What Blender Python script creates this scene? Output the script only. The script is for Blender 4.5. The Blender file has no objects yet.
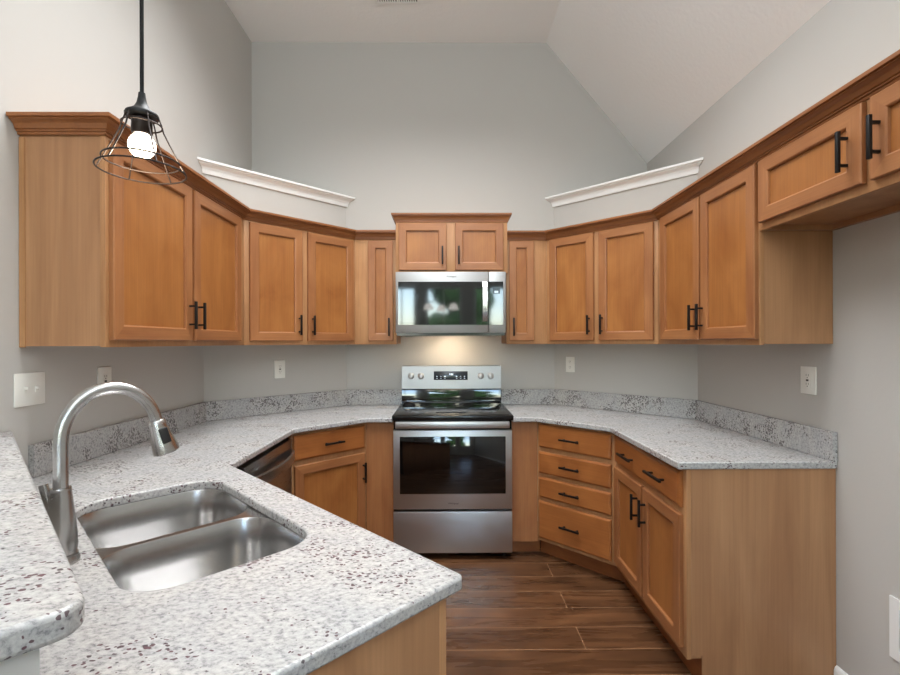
import bpy, bmesh, math, random
from mathutils import Matrix, Vector
random.seed(4)
SC = bpy.context.scene
COL = SC.collection
R = math.radians
Q = 2 ** -.5
TK = math.tan(math.pi / 8)

# ------------------------------------------------------------------ camera
cd = bpy.data.cameras.new('camera')
cam = bpy.data.objects.new('camera', cd)
COL.objects.link(cam)
cd.sensor_width = 36.0
cd.lens = 468.437 / 900 * 36
cd.shift_y = 4.70 / 900
cd.clip_start = .02
CAMZ = 1.3996
cam.matrix_world = (Matrix.Translation((0, 0, CAMZ)) @ Matrix.Rotation(-.0087, 4, 'Z')
                    @ Matrix.Rotation(R(90), 4, 'X') @ Matrix.Rotation(-.0026, 4, 'Z'))
SC.camera = cam

# ------------------------------------------------------------------ world, light, exposure
w = bpy.data.worlds.new('daylight')
SC.world = w
w.use_nodes = True
nt = w.node_tree
bg = nt.nodes['Background']
sky = nt.nodes.new('ShaderNodeTexSky')
sky.sky_type = 'NISHITA'
sky.sun_elevation = R(48)
sky.sun_rotation = R(20)
sky.sun_disc = False
nt.links.new(sky.outputs[0], bg.inputs[0])
bg.inputs[1].default_value = 2.6

def area(name, loc, rot, sx, sy, power, col=(1, 1, 1)):
    l = bpy.data.lights.new(name, 'AREA')
    l.shape = 'RECTANGLE'
    l.size, l.size_y, l.energy, l.color = sx, sy, power, col
    o = bpy.data.objects.new(name, l)
    o.location, o.rotation_euler = loc, rot
    COL.objects.link(o)
    return o

# added overhead area light without a fixture, brightens the depth of the kitchen
area('overhead_fill', (-.15, 2.0, 3.66), (0, 0, 0), 1.7, 1.5, 60, (.97, .985, 1)).data.spread = R(125)
area('rear_fill', (0, -2.6, 3.62), (R(14), 0, 0), 2.7, 1.9, 56, (.95, .98, 1))  # added fill behind the camera, brightens the rear room that the steel mirrors
# added area light facing up, no such lamp there; only brightens the ceiling
area('ceiling_fill', (0, -1.2, 2.75), (R(156), 0, 0), 1.1, 1.1, 70, (.84, .94, 1))

SC.view_settings.view_transform = 'Standard'
SC.view_settings.look = 'None'
SC.view_settings.gamma = 1
SC.view_settings.use_curve_mapping = False
SC.view_settings.exposure = 0.14

# ------------------------------------------------------------------ room numbers (metres)
XL, XR, YB, S = -1.5062, 1.5797, 3.6565, .732
ZC, XC, ZE = 3.7384, .7912, 2.7962
YREAR = -3.6

# ------------------------------------------------------------------ materials
def new_mat(name):
    m = bpy.data.materials.new(name)
    m.use_nodes = True
    n = m.node_tree
    return m, n, n.nodes['Principled BSDF']

def N(n, t, **kw):
    x = n.nodes.new(t)
    for k, v in kw.items():
        setattr(x, k, v)
    return x

def L(n, a, b):
    n.links.new(a, b)

def srgb(r, g, b):
    def f(c):
        c /= 255
        return c / 12.92 if c <= .04045 else ((c + .055) / 1.055) ** 2.4
    return (f(r), f(g), f(b), 1)

def plain(name, col, rough=.5, metal=0., spec=.5, **kw):
    m, n, b = new_mat(name)
    b.inputs['Base Color'].default_value = col
    b.inputs['Roughness'].default_value = rough
    b.inputs['Metallic'].default_value = metal
    b.inputs['Specular IOR Level'].default_value = spec
    tc = N(n, 'ShaderNodeTexCoord')
    no = N(n, 'ShaderNodeTexNoise')
    no.inputs['Scale'].default_value = 90
    L(n, tc.outputs['Object'], no.inputs['Vector'])
    mr = N(n, 'ShaderNodeMapRange')
    mr.inputs['To Min'].default_value = max(rough - .03, 0)
    mr.inputs['To Max'].default_value = min(rough + .03, 1)
    L(n, no.outputs['Fac'], mr.inputs['Value'])
    L(n, mr.outputs[0], b.inputs['Roughness'])
    for k, v in kw.items():
        b.inputs[k].default_value = v
    return m

def textured_paint(name, col, scale, strength, rough=.85, dist=.01):
    m, n, b = new_mat(name)
    tc = N(n, 'ShaderNodeTexCoord')
    no = N(n, 'ShaderNodeTexNoise')
    no.inputs['Scale'].default_value = scale
    no.inputs['Detail'].default_value = 5
    L(n, tc.outputs['Object'], no.inputs['Vector'])
    bu = N(n, 'ShaderNodeBump')
    bu.inputs['Strength'].default_value = strength
    bu.inputs['Distance'].default_value = dist
    L(n, no.outputs['Fac'], bu.inputs['Height'])
    L(n, bu.outputs[0], b.inputs['Normal'])
    b.inputs['Base Color'].default_value = col
    b.inputs['Roughness'].default_value = rough
    b.inputs['Specular IOR Level'].default_value = .3
    return m

def wood(name, light, dark, axis='z', rough=.38, blotch=.5, lines=.35, scale=1.0):
    """Stained maple: long grain along AXIS of the object, soft blotches, fine pores."""
    m, n, b = new_mat(name)
    tc = N(n, 'ShaderNodeTexCoord')
    oi = N(n, 'ShaderNodeObjectInfo')
    sc = N(n, 'ShaderNodeVectorMath', operation='SCALE')
    cx = N(n, 'ShaderNodeCombineXYZ')
    for i in range(3):
        L(n, oi.outputs['Random'], cx.inputs[i])
    L(n, cx.outputs[0], sc.inputs[0])
    sc.inputs['Scale'].default_value = 37.0
    ad = N(n, 'ShaderNodeVectorMath', operation='ADD')
    L(n, tc.outputs['Object'], ad.inputs[0])
    L(n, sc.outputs[0], ad.inputs[1])
    def noise(sv, s, det, dis):
        mp = N(n, 'ShaderNodeMapping')
        mp.inputs['Scale'].default_value = sv
        L(n, ad.outputs[0], mp.inputs['Vector'])
        no = N(n, 'ShaderNodeTexNoise')
        no.inputs['Scale'].default_value = s * scale
        no.inputs['Detail'].default_value = det
        no.inputs['Distortion'].default_value = dis
        L(n, mp.outputs[0], no.inputs['Vector'])
        return no.outputs['Fac']
    st = (1, 1, .09) if axis == 'z' else (.09, 1, 1)
    st2 = (1, 1, .02) if axis == 'z' else (.02, 1, 1)
    g = noise(st, 10, 4, 1.2)
    f = noise(st2, 150, 2, .1)
    bl = noise((1, 1, .6) if axis == 'z' else (.6, 1, 1), 5, 4, .8)
    r1 = N(n, 'ShaderNodeValToRGB')
    r1.color_ramp.elements[0].position = .3
    r1.color_ramp.elements[0].color = dark
    r1.color_ramp.elements[1].position = .68
    r1.color_ramp.elements[1].color = light
    mx = N(n, 'ShaderNodeMix', data_type='FLOAT')
    mx.inputs['Factor'].default_value = blotch
    L(n, g, mx.inputs[2])
    L(n, bl, mx.inputs[3])
    L(n, mx.outputs[0], r1.inputs[0])
    mul = N(n, 'ShaderNodeMix', data_type='RGBA', blend_type='MULTIPLY')
    mr = N(n, 'ShaderNodeMapRange')
    mr.inputs['From Min'].default_value = .35
    mr.inputs['From Max'].default_value = .65
    mr.inputs['To Min'].default_value = 1 - lines
    mr.inputs['To Max'].default_value = 1.0
    L(n, f, mr.inputs['Value'])
    mul.inputs['Factor'].default_value = .35
    L(n, r1.outputs[0], mul.inputs[6])
    L(n, mr.outputs[0], mul.inputs[7])
    L(n, mul.outputs[2], b.inputs['Base Color'])
    b.inputs['Roughness'].default_value = rough
    b.inputs['Specular IOR Level'].default_value = .4
    return m

def granite(name, speck=1.0, c1=srgb(58, 46, 52), c2=srgb(92, 54, 62)):
    m, n, b = new_mat(name)
    tc = N(n, 'ShaderNodeTexCoord')
    mp = N(n, 'ShaderNodeMapping')
    mp.inputs['Rotation'].default_value = (0, 0, R(-28))
    mp.inputs['Scale'].default_value = (1, 1.5, 1.3)
    L(n, tc.outputs['Object'], mp.inputs['Vector'])
    def noise(s, det, dis, vec=mp.outputs[0], rough=.55):
        no = N(n, 'ShaderNodeTexNoise')
        no.inputs['Scale'].default_value = s
        no.inputs['Detail'].default_value = det
        no.inputs['Roughness'].default_value = rough
        no.inputs['Distortion'].default_value = dis
        L(n, vec, no.inputs['Vector'])
        return no.outputs['Fac']
    def ramp(v, *stops):
        r = N(n, 'ShaderNodeValToRGB')
        e = r.color_ramp.elements
        while len(e) < len(stops):
            e.new(.5)
        for i, (p, c) in enumerate(stops):
            e[i].position = p
            e[i].color = c
        L(n, v, r.inputs[0])
        return r.outputs[0]
    base = ramp(noise(85, 10, .25, rough=.7), (.33, srgb(122, 123, 126)), (.46, srgb(178, 177, 176)), (.62, srgb(201, 200, 198)))
    tint = ramp(noise(5, 4, .6), (.4, srgb(222, 222, 224)), (.62, srgb(242, 238, 234)))
    m1 = N(n, 'ShaderNodeMix', data_type='RGBA', blend_type='MULTIPLY')
    m1.inputs['Factor'].default_value = .55
    L(n, base, m1.inputs[6])
    L(n, tint, m1.inputs[7])
    # grey flakes
    gf = ramp(noise(70, 3, .2), (.60, (0, 0, 0, 1)), (.70, (1, 1, 1, 1)))
    gm = ramp(noise(9, 3, .5), (.42, (0, 0, 0, 1)), (.66, (1, 1, 1, 1)))
    gx = N(n, 'ShaderNodeMath', operation='MULTIPLY')
    L(n, gf, gx.inputs[0])
    L(n, gm, gx.inputs[1])
    gs = N(n, 'ShaderNodeMath', operation='MULTIPLY')
    L(n, gx.outputs[0], gs.inputs[0])
    gs.inputs[1].default_value = .5 * min(speck, 1.6)
    m2 = N(n, 'ShaderNodeMix', data_type='RGBA')
    L(n, gs.outputs[0], m2.inputs['Factor'])
    L(n, m1.outputs[2], m2.inputs[6])
    m2.inputs[7].default_value = srgb(120, 118, 120)
    # dark garnet crystals, in drifts
    vo = N(n, 'ShaderNodeTexVoronoi')
    vo.inputs['Scale'].default_value = 92
    vo.inputs['Randomness'].default_value = 1
    wv = N(n, 'ShaderNodeVectorMath', operation='ADD')
    no3 = N(n, 'ShaderNodeTexNoise')
    no3.inputs['Scale'].default_value = 60
    L(n, tc.outputs['Object'], no3.inputs['Vector'])
    s3 = N(n, 'ShaderNodeVectorMath', operation='SCALE')
    s3.inputs['Scale'].default_value = .018
    L(n, no3.outputs['Color'], s3.inputs[0])
    L(n, mp.outputs[0], wv.inputs[0])
    L(n, s3.outputs[0], wv.inputs[1])
    L(n, wv.outputs[0], vo.inputs['Vector'])
    drift = noise(5.2, 5, .8)
    thr = N(n, 'ShaderNodeMapRange')
    thr.inputs['From Min'].default_value = .44
    thr.inputs['From Max'].default_value = .60
    thr.inputs['To Min'].default_value = .10 * speck
    thr.inputs['To Max'].default_value = .52 * min(speck, 1.2)
    L(n, drift, thr.inputs['Value'])
    # only some cells carry a crystal
    sep = N(n, 'ShaderNodeSeparateColor')
    L(n, vo.outputs['Color'], sep.inputs[0])
    cell = N(n, 'ShaderNodeMath', operation='GREATER_THAN')
    L(n, sep.outputs[0], cell.inputs[0])
    cell.inputs[1].default_value = .52 - .3 * (speck - 1)
    tx = N(n, 'ShaderNodeMath', operation='MULTIPLY')
    L(n, thr.outputs[0], tx.inputs[0])
    L(n, cell.outputs[0], tx.inputs[1])
    lt = N(n, 'ShaderNodeMath', operation='SUBTRACT')
    L(n, tx.outputs[0], lt.inputs[0])
    L(n, vo.outputs['Distance'], lt.inputs[1])
    ms = N(n, 'ShaderNodeMapRange')
    ms.inputs['From Min'].default_value = 0
    ms.inputs['From Max'].default_value = .07
    ms.inputs['To Max'].default_value = .86
    L(n, lt.outputs[0], ms.inputs['Value'])
    dk = N(n, 'ShaderNodeMix', data_type='RGBA')
    L(n, sep.outputs[1], dk.inputs['Factor'])
    dk.inputs[6].default_value = c1
    dk.inputs[7].default_value = c2
    m3 = N(n, 'ShaderNodeMix', data_type='RGBA')
    L(n, ms.outputs[0], m3.inputs['Factor'])
    L(n, m2.outputs[2], m3.inputs[6])
    L(n, dk.outputs[2], m3.inputs[7])
    L(n, m3.outputs[2], b.inputs['Base Color'])
    b.inputs['Roughness'].default_value = .22
    b.inputs['Specular IOR Level'].default_value = .4
    return m

def steel(name, col=.60, rough=.26, axis='x', bump=.02):
    m, n, b = new_mat(name)
    tc = N(n, 'ShaderNodeTexCoord')
    mp = N(n, 'ShaderNodeMapping')
    mp.inputs['Scale'].default_value = {'x': (1, 90, 90), 'z': (90, 90, 1), 'n': (30, 30, 30)}[axis]
    L(n, tc.outputs['Object'], mp.inputs['Vector'])
    no = N(n, 'ShaderNodeTexNoise')
    no.inputs['Scale'].default_value = 9
    no.inputs['Detail'].default_value = 4
    L(n, mp.outputs[0], no.inputs['Vector'])
    mr = N(n, 'ShaderNodeMapRange')
    mr.inputs['To Min'].default_value = rough - .05
    mr.inputs['To Max'].default_value = rough + .07
    L(n, no.outputs['Fac'], mr.inputs['Value'])
    L(n, mr.outputs[0], b.inputs['Roughness'])
    bu = N(n, 'ShaderNodeBump')
    bu.inputs['Strength'].default_value = bump
    bu.inputs['Distance'].default_value = .002
    L(n, no.outputs['Fac'], bu.inputs['Height'])
    L(n, bu.outputs[0], b.inputs['Normal'])
    b.inputs['Base Color'].default_value = (col, col * .995, col * .985, 1)
    b.inputs['Metallic'].default_value = 1
    return m

def plank_floor():
    m, n, b = new_mat('floor_planks')
    tc = N(n, 'ShaderNodeTexCoord')
    mp = N(n, 'ShaderNodeMapping')
    mp.inputs['Location'].default_value = (.31, -.136, 0)
    L(n, tc.outputs['Object'], mp.inputs['Vector'])
    br = N(n, 'ShaderNodeTexBrick')
    br.offset = .37
    br.inputs['Scale'].default_value = 1
    br.inputs['Brick Width'].default_value = 1.5
    br.inputs['Row Height'].default_value = .166
    br.inputs['Mortar Size'].default_value = .0013
    br.inputs['Mortar Smooth'].default_value = .2
    br.inputs['Color1'].default_value = (0, 0, 0, 1)
    br.inputs['Color2'].default_value = (1, 1, 1, 1)
    br.inputs['Mortar'].default_value = (.5, .5, .5, 1)
    L(n, mp.outputs[0], br.inputs['Vector'])
    # grain shifts from plank to plank
    cx = N(n, 'ShaderNodeVectorMath', operation='SCALE')
    L(n, br.outputs['Color'], cx.inputs[0])
    cx.inputs['Scale'].default_value = 11
    ad = N(n, 'ShaderNodeVectorMath', operation='ADD')
    L(n, tc.outputs['Object'], ad.inputs[0])
    L(n, cx.outputs[0], ad.inputs[1])
    def noise(sv, s, det, dis):
        q = N(n, 'ShaderNodeMapping')
        q.inputs['Scale'].default_value = sv
        L(n, ad.outputs[0], q.inputs['Vector'])
        no = N(n, 'ShaderNodeTexNoise')
        no.inputs['Scale'].default_value = s
        no.inputs['Detail'].default_value = det
        no.inputs['Distortion'].default_value = dis
        L(n, q.outputs[0], no.inputs['Vector'])
        return no.outputs['Fac']
    g = noise((.10, 1, 1), 20, 5, .8)
    bl = noise((.45, 1, 1), 6, 4, .8)
    mx = N(n, 'ShaderNodeMix', data_type='FLOAT')
    mx.inputs['Factor'].default_value = .5
    L(n, g, mx.inputs[2])
    L(n, bl, mx.inputs[3])
    r = N(n, 'ShaderNodeValToRGB')
    e = r.color_ramp.elements
    e[0].position, e[0].color = .28, srgb(48, 31, 20)
    e[1].position, e[1].color = .72, srgb(122, 83, 54)
    k = e.new(.5)
    k.color = srgb(88, 58, 37)
    L(n, mx.outputs[0], r.inputs[0])
    tone = N(n, 'ShaderNodeMapRange')
    tone.inputs['To Min'].default_value = .78
    tone.inputs['To Max'].default_value = 1.12
    L(n, br.outputs['Color'], tone.inputs['Value'])
    mu = N(n, 'ShaderNodeMix', data_type='RGBA', blend_type='MULTIPLY')
    mu.inputs['Factor'].default_value = 1
    L(n, r.outputs[0], mu.inputs[6])
    L(n, tone.outputs[0], mu.inputs[7])
    seam = N(n, 'ShaderNodeMix', data_type='RGBA')
    L(n, br.outputs['Fac'], seam.inputs['Factor'])
    L(n, mu.outputs[2], seam.inputs[6])
    seam.inputs[7].default_value = srgb(172, 132, 98)
    L(n, seam.outputs[2], b.inputs['Base Color'])
    rr = N(n, 'ShaderNodeMapRange')
    rr.inputs['To Min'].default_value = .20
    rr.inputs['To Max'].default_value = .36
    L(n, g, rr.inputs['Value'])
    L(n, rr.outputs[0], b.inputs['Roughness'])
    bu = N(n, 'ShaderNodeBump')
    bu.inputs['Strength'].default_value = .12
    bu.inputs['Distance'].default_value = .003
    L(n, g, bu.inputs['Height'])
    L(n, bu.outputs[0], b.inputs['Normal'])
    return m

def glow(name, col, power):
    m, n, b = new_mat(name)
    b.inputs['Base Color'].default_value = col
    b.inputs['Emission Color'].default_value = col
    b.inputs['Emission Strength'].default_value = power
    return m

def pane_glass():
    m, n, b = new_mat('window_glass')
    n.nodes.remove(b)
    out = n.nodes['Material Output']
    tr = N(n, 'ShaderNodeBsdfTransparent')
    gl = N(n, 'ShaderNodeBsdfGlossy')
    gl.inputs['Roughness'].default_value = .02
    fr = N(n, 'ShaderNodeFresnel')
    fr.inputs['IOR'].default_value = 1.45
    mx = N(n, 'ShaderNodeMixShader')
    L(n, fr.outputs[0], mx.inputs[0])
    L(n, tr.outputs[0], mx.inputs[1])
    L(n, gl.outputs[0], mx.inputs[2])
    L(n, mx.outputs[0], out.inputs[0])
    return m

M = {}
M['wall'] = textured_paint('wall_paint', srgb(192, 189, 184), 60, .08, .8, .004)
M['ceiling'] = textured_paint('ceiling_knockdown', srgb(242, 242, 241), 45, .3, .9, .006)
M['white'] = plain('white_trim_paint', srgb(236, 236, 234), .45)
M['plastic'] = plain('white_plastic', srgb(236, 235, 228), .4)
M['slot'] = plain('outlet_slot', srgb(60, 56, 52), .6)
M['wood'] = wood('stained_maple', srgb(170, 115, 72), srgb(140, 87, 52), 'z')
M['woodx'] = wood('stained_maple_across', srgb(170, 115, 72), srgb(140, 87, 52), 'x')
M['panel'] = wood('stained_maple_panel', srgb(174, 115, 62), srgb(144, 87, 43), 'z', blotch=.75)
M['drawer'] = wood('stained_maple_drawer', srgb(172, 107, 56), srgb(138, 80, 39), 'x', blotch=.65)
M['frame'] = wood('stained_maple_frame', srgb(192, 144, 100), srgb(166, 116, 76), 'z')
M['side'] = wood('stained_maple_veneer', srgb(186, 140, 101), srgb(158, 112, 77), 'z', blotch=.25, lines=.25, scale=.8)
M['toe'] = wood('stained_maple_toe', srgb(164, 100, 56), srgb(132, 76, 40), 'x')
M['crown'] = wood('stained_maple_crown', srgb(160, 102, 58), srgb(126, 76, 42), 'x')
M['granite'] = granite('white_granite')
M['granite2'] = granite('white_granite_splash', 1.5, srgb(80, 78, 78), srgb(108, 100, 100))
M['floor'] = plank_floor()
M['steel'] = steel('brushed_steel', .58, .36, 'x')
M['steelz'] = steel('brushed_steel_upright', .60, .26, 'z')
M['nickel'] = plain('brushed_nickel', (.50, .49, .48, 1), .26, 1.0)
M['sink'] = plain('satin_steel', (.56, .555, .55, 1), .25, 1.0)
M['dsteel'] = steel('dark_steel', .44, .28, 'x')
M['psteel'] = steel('panel_steel', .40, .42, 'x')
M['black'] = plain('black_metal', srgb(15, 13, 13), .45, 0, .3)
M['cord'] = plain('black_cord', srgb(18, 17, 17), .6, 0, .2)
M['blackglass'] = plain('black_glass', srgb(8, 9, 10), .05, spec=.75)
M['blackenamel'] = plain('black_enamel', srgb(14, 14, 15), .18)
M['rubber'] = plain('black_rubber', srgb(34, 34, 36), .5)
M['darkwire'] = plain('dark_bronze_wire', srgb(48, 38, 34), .4, .6)
M['burner'] = plain('burner_ring_print', srgb(52, 52, 54), .2)
M['logo'] = plain('logo_grey', srgb(30, 30, 32), .4)
M['lcd'] = plain('display_glass', srgb(34, 40, 48), .12)
M['digits'] = glow('display_digits', srgb(200, 215, 235), .7)
M['bulb'] = glow('lamp_bulb_glow', (1, .90, .74, 1), 7)
M['glass'] = pane_glass()
M['leaf'] = textured_paint('tree_leaves', srgb(86, 120, 70), 9, .8, .8, .2)
M['bark'] = textured_paint('tree_bark', srgb(84, 66, 50), 12, .8, .9, .05)
M['grass'] = textured_paint('lawn', srgb(96, 120, 66), 20, .6, .9, .05)
M['frost'] = glow('frosted_shade', (1, .95, .88, 1), 6)
M['recess'] = plain('box_liner', srgb(176, 175, 172), .6)

# ------------------------------------------------------------------ mesh helpers
def box(bm, x0, x1, y0, y1, z0, z1, bev=0, seg=2, mi=0):
    v = [bm.verts.new((x, y, z)) for x in (x0, x1) for y in (y0, y1) for z in (z0, z1)]
    fs = [bm.faces.new([v[i] for i in q]) for q in
          ((0, 1, 3, 2), (4, 6, 7, 5), (0, 4, 5, 1), (2, 3, 7, 6), (0, 2, 6, 4), (1, 5, 7, 3))]
    for f in fs:
        f.material_index = mi
    if bev:
        es = list({e for f in fs for e in f.edges})
        bmesh.ops.bevel(bm, geom=es, offset=bev, segments=seg, affect='EDGES', profile=.5)
    return bm

def B(*a, **k):
    return box(bmesh.new(), *a, **k)

def prism(bm, pts, z0, z1):
    lo = [bm.verts.new((x, y, z0)) for x, y in pts]
    hi = [bm.verts.new((x, y, z1)) for x, y in pts]
    bm.faces.new(hi)
    bm.faces.new(lo[::-1])
    for i in range(len(pts)):
        j = (i + 1) % len(pts)
        bm.faces.new((lo[i], lo[j], hi[j], hi[i]))
    return bm

def loft(bm, rings, cap0=False, cap1=False, closed=True):
    rs = [[bm.verts.new(p) for p in r] for r in rings]
    n = len(rs[0])
    for a, b in zip(rs, rs[1:]):
        for i in range(n if closed else n - 1):
            j = (i + 1) % n
            bm.faces.new((a[i], a[j], b[j], b[i]))
    if cap0:
        bm.faces.new(rs[0][::-1])
    if cap1:
        bm.faces.new(rs[-1])
    return bm

def lathe(bm, prof, n=24, c=(0, 0), cap0=True, cap1=True):
    rings = [[(c[0] + r * math.cos(2 * math.pi * i / n), c[1] + r * math.sin(2 * math.pi * i / n), z) for i in range(n)]
             for r, z in prof]
    return loft(bm, rings, cap0, cap1)

def tube(bm, pts, r, n=12, closed=False):
    P = [Vector(p) for p in pts]
    rad = r if isinstance(r, (list, tuple)) else [r] * len(P)
    rings = []
    prev = None
    m = len(P)
    for i, p in enumerate(P):
        if closed:
            t = P[(i + 1) % m] - P[i - 1]
        else:
            t = P[min(i + 1, m - 1)] - P[max(i - 1, 0)]
        t.normalize()
        if prev is None:
            a = Vector((0, 0, 1)) if abs(t.z) < .9 else Vector((1, 0, 0))
            u = t.cross(a).normalized()
        else:
            u = (prev - t * prev.dot(t)).normalized()
        v = t.cross(u)
        prev = u
        rings.append([tuple(p + (u * math.cos(2 * math.pi * k / n) + v * math.sin(2 * math.pi * k / n)) * rad[i]) for k in range(n)])
    if closed:
        rings.append(rings[0])
        loft(bm, rings)
        bmesh.ops.remove_doubles(bm, verts=bm.verts[:], dist=1e-6)
        return bm
    return loft(bm, rings, True, True)

def rrect(x0, x1, y0, y1, r, n=6):
    """rounded rectangle, anticlockwise; r one radius or four (from x1,y1 on)"""
    rr = r if isinstance(r, (list, tuple)) else [r] * 4
    out = []
    for k, (cx, cy, q) in enumerate(((x1, y1, rr[0]), (x0, y1, rr[1]), (x0, y0, rr[2]), (x1, y0, rr[3]))):
        sx = -1 if k in (0, 3) else 1
        sy = -1 if k in (0, 1) else 1
        for i in range(n + 1):
            a = math.pi / 2 * (k + i / n)
            out.append((cx + sx * q + q * math.cos(a), cy + sy * q + q * math.sin(a)))
    return out

def finish(bm, name, mats, smooth=40):
    bmesh.ops.recalc_face_normals(bm, faces=bm.faces[:])
    me = bpy.data.meshes.new(name)
    bm.to_mesh(me)
    bm.free()
    for mm in (mats if isinstance(mats, (list, tuple)) else [mats]):
        me.materials.append(mm)
    if smooth:
        for p in me.polygons:
            p.use_smooth = True
        me.set_sharp_from_angle(angle=R(smooth))
    return me

def obj(name, bm, mats, parent=None, M4=None, label=None, smooth=40):
    """one mesh object; M4 moves the mesh data before it is parented"""
    me = finish(bm, name, mats, smooth)
    if M4 is not None:
        me.transform(M4)
    o = bpy.data.objects.new(name, me)
    COL.objects.link(o)
    if parent:
        o.parent = parent
    if label:
        o['label'] = label
    return o

def tag(o, label, cat, group=None):
    o['label'], o['category'] = label, cat
    if group:
        o['group'] = group
    return o

MW = {}
def empty(name, loc, rz, label, cat, group=None):
    o = bpy.data.objects.new(name, None)
    o.empty_display_size = .1
    o.location = loc
    o.rotation_euler = (0, 0, rz)
    COL.objects.link(o)
    MW[o.name] = Matrix.Translation(loc) @ Matrix.Rotation(rz, 4, 'Z')
    return tag(o, label, cat, group)

def struct(name, bm, mats, parent=None, smooth=0):
    o = obj(name, bm, mats, parent, smooth=smooth)
    o['kind'] = 'structure'
    return o

def text_mesh(s, width, mat, name, parent, M4):
    cu = bpy.data.curves.new('t', 'FONT')
    cu.body = s
    cu.extrude = .01
    cu.align_x, cu.align_y = 'CENTER', 'CENTER'
    t = bpy.data.objects.new('t', cu)
    COL.objects.link(t)
    bpy.context.view_layer.update()
    me = bpy.data.meshes.new_from_object(t)
    wd = max(v.co.x for v in me.vertices) - min(v.co.x for v in me.vertices)
    k = width / wd
    me.transform(Matrix.Diagonal((k, k, .04, 1)))
    bpy.data.objects.remove(t)
    bpy.data.curves.remove(cu)
    me.materials.clear()
    me.materials.append(mat)
    me.transform(M4)
    o = bpy.data.objects.new(name, me)
    COL.objects.link(o)
    o.parent = parent
    return o

# ------------------------------------------------------------------ room shell
T = .1
struct('floor', B(XL - T, XR + T, YREAR - T, YB + T, -.1, 0), M['floor'])
struct('wall_back', B(XL - T, XR + T, YB, YB + T, 0, ZC + .1), M['wall'])
struct('wall_left', B(XL - T, XL, YREAR, YB, 0, ZC + .1), M['wall'])
struct('wall_right', B(XR, XR + T, YREAR, YB, 0, ZE + .1), M['wall'])
bm = bmesh.new()
sec = [(XL - T, ZC), (XC, ZC), (XR, ZE), (XR + T, ZE - .12), (XR + T, ZE + .05), (XC + .05, ZC + .1), (XL - T, ZC + .1)]
loft(bm, [[(x, YREAR - T, z) for x, z in sec], [(x, YB + T, z) for x, z in sec]], True, True)
struct('ceiling', bm, M['ceiling'])
# corner walls at 45 degrees, up to the plant shelves
ZS = 2.505
struct('wall_back_left', prism(bmesh.new(), [(XL, YB), (XL, YB - S), (XL + S, YB)], 0, ZS), M['wall'])
struct('wall_back_right', prism(bmesh.new(), [(XR, YB), (XR - S, YB), (XR, YB - S)], 0, ZS), M['wall'])
# white mouldings that cap the corner walls
prof = [(0, 2.452), (.010, 2.452), (.012, 2.462), (.014, 2.478), (.020, 2.492), (.034, 2.503), (.040, 2.506), (.040, 2.512),
        (.052, 2.514), (.052, 2.528), (0, 2.528)]
for sg, xw, nm in ((-1, XL, 'trim_1'), (1, XR, 'trim_2')):
    a = Vector((xw, YB - S, 0))
    c = Vector((xw - sg * S, YB, 0))
    d = (c - a).normalized()
    nrm = Vector((-sg * Q, -Q, 0))
    rings = []
    for p, sgn in ((a, -1), (c, 1)):
        rings.append([tuple(p + nrm * (o_ + .0005) + d * sgn * (o_ - .002) + Vector((0, 0, z))) for o_, z in prof])
    bm = loft(bmesh.new(), rings, True, True)
    struct(nm, bm, M['white'])
# low wall that carries the bar
struct('wall_bar', prism(bmesh.new(), [(-1.504, 1.576), (-.4515, .5235), (-.5235, .4515), (-1.504, 1.432)], 0, 1.0645), M['wall'])
# baseboard on the right
bm = bmesh.new()
bp = [(0, 0), (.014, 0), (.014, .07), (.010, .082), (.004, .088), (0, .088)]
loft(bm, [[(XR - o_, y, z) for o_, z in bp] for y in (1.882, YREAR)], True, True)
struct('baseboard_right', bm, M['white'])
# rear wall with three windows
wins = ((-1.26, -.64), (-.43, .35), (.60, 1.30))
WZ0, WZ1 = .9, 2.6
bm = bmesh.new()
xs = [XL - T] + [v for p in wins for v in p] + [XR + T]
for i in range(0, 8, 2):
    box(bm, xs[i], xs[i + 1], YREAR - T, YREAR, 0, ZC + .1)
for a, b_ in wins:
    box(bm, a, b_, YREAR - T, YREAR, 0, WZ0)
    box(bm, a, b_, YREAR - T, YREAR, WZ1, ZC + .1)
struct('wall_rear', bm, M['wall'])
for i, (a, b_) in enumerate(wins):
    bm = bmesh.new()
    f = .05
    for q in ((a, a + f, WZ0, WZ1), (b_ - f, b_, WZ0, WZ1), (a + f, b_ - f, WZ0, WZ0 + f), (a + f, b_ - f, WZ1 - f, WZ1),
              ((a + b_) / 2 - .012, (a + b_) / 2 + .012, WZ0 + f, WZ1 - f), (a + f, (a + b_) / 2 - .012, 1.74, 1.765),
              ((a + b_) / 2 + .012, b_ - f, 1.74, 1.765)):
        box(bm, q[0], q[1], YREAR - .07, YREAR - .02, q[2], q[3])
    wf = struct('window_%d' % (i + 1), bm, M['white'])
    obj('pane', B(a + f, b_ - f, YREAR - .046, YREAR - .043, WZ0 + f, WZ1 - f), M['glass'], wf)

# ------------------------------------------------------------------ cabinet parts
def handle(cx, cz, length, vertical, parent, y0=-.02, zb=0):
    bm = bmesh.new()
    h = length / 2
    r = .0056
    yb = y0 - .030
    if vertical:
        box(bm, cx - r, cx + r, yb - r, yb + r, cz - h, cz + h, .0015)
        for s in (-1, 1):
            box(bm, cx - .0042, cx + .0042, yb + r, y0 - .0002, cz + s * h * .66 - .0042, cz + s * h * .66 + .0042)
    else:
        box(bm, cx - h, cx + h, yb - r, yb + r, cz - r, cz + r, .0015)
        for s in (-1, 1):
            box(bm, cx + s * h * .66 - .0042, cx + s * h * .66 + .0042, yb + r, y0 - .0002, cz - .0042, cz + .0042)
    return obj('handle', bm, M['black'], parent, Matrix.Translation((0, 0, -zb)))

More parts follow.
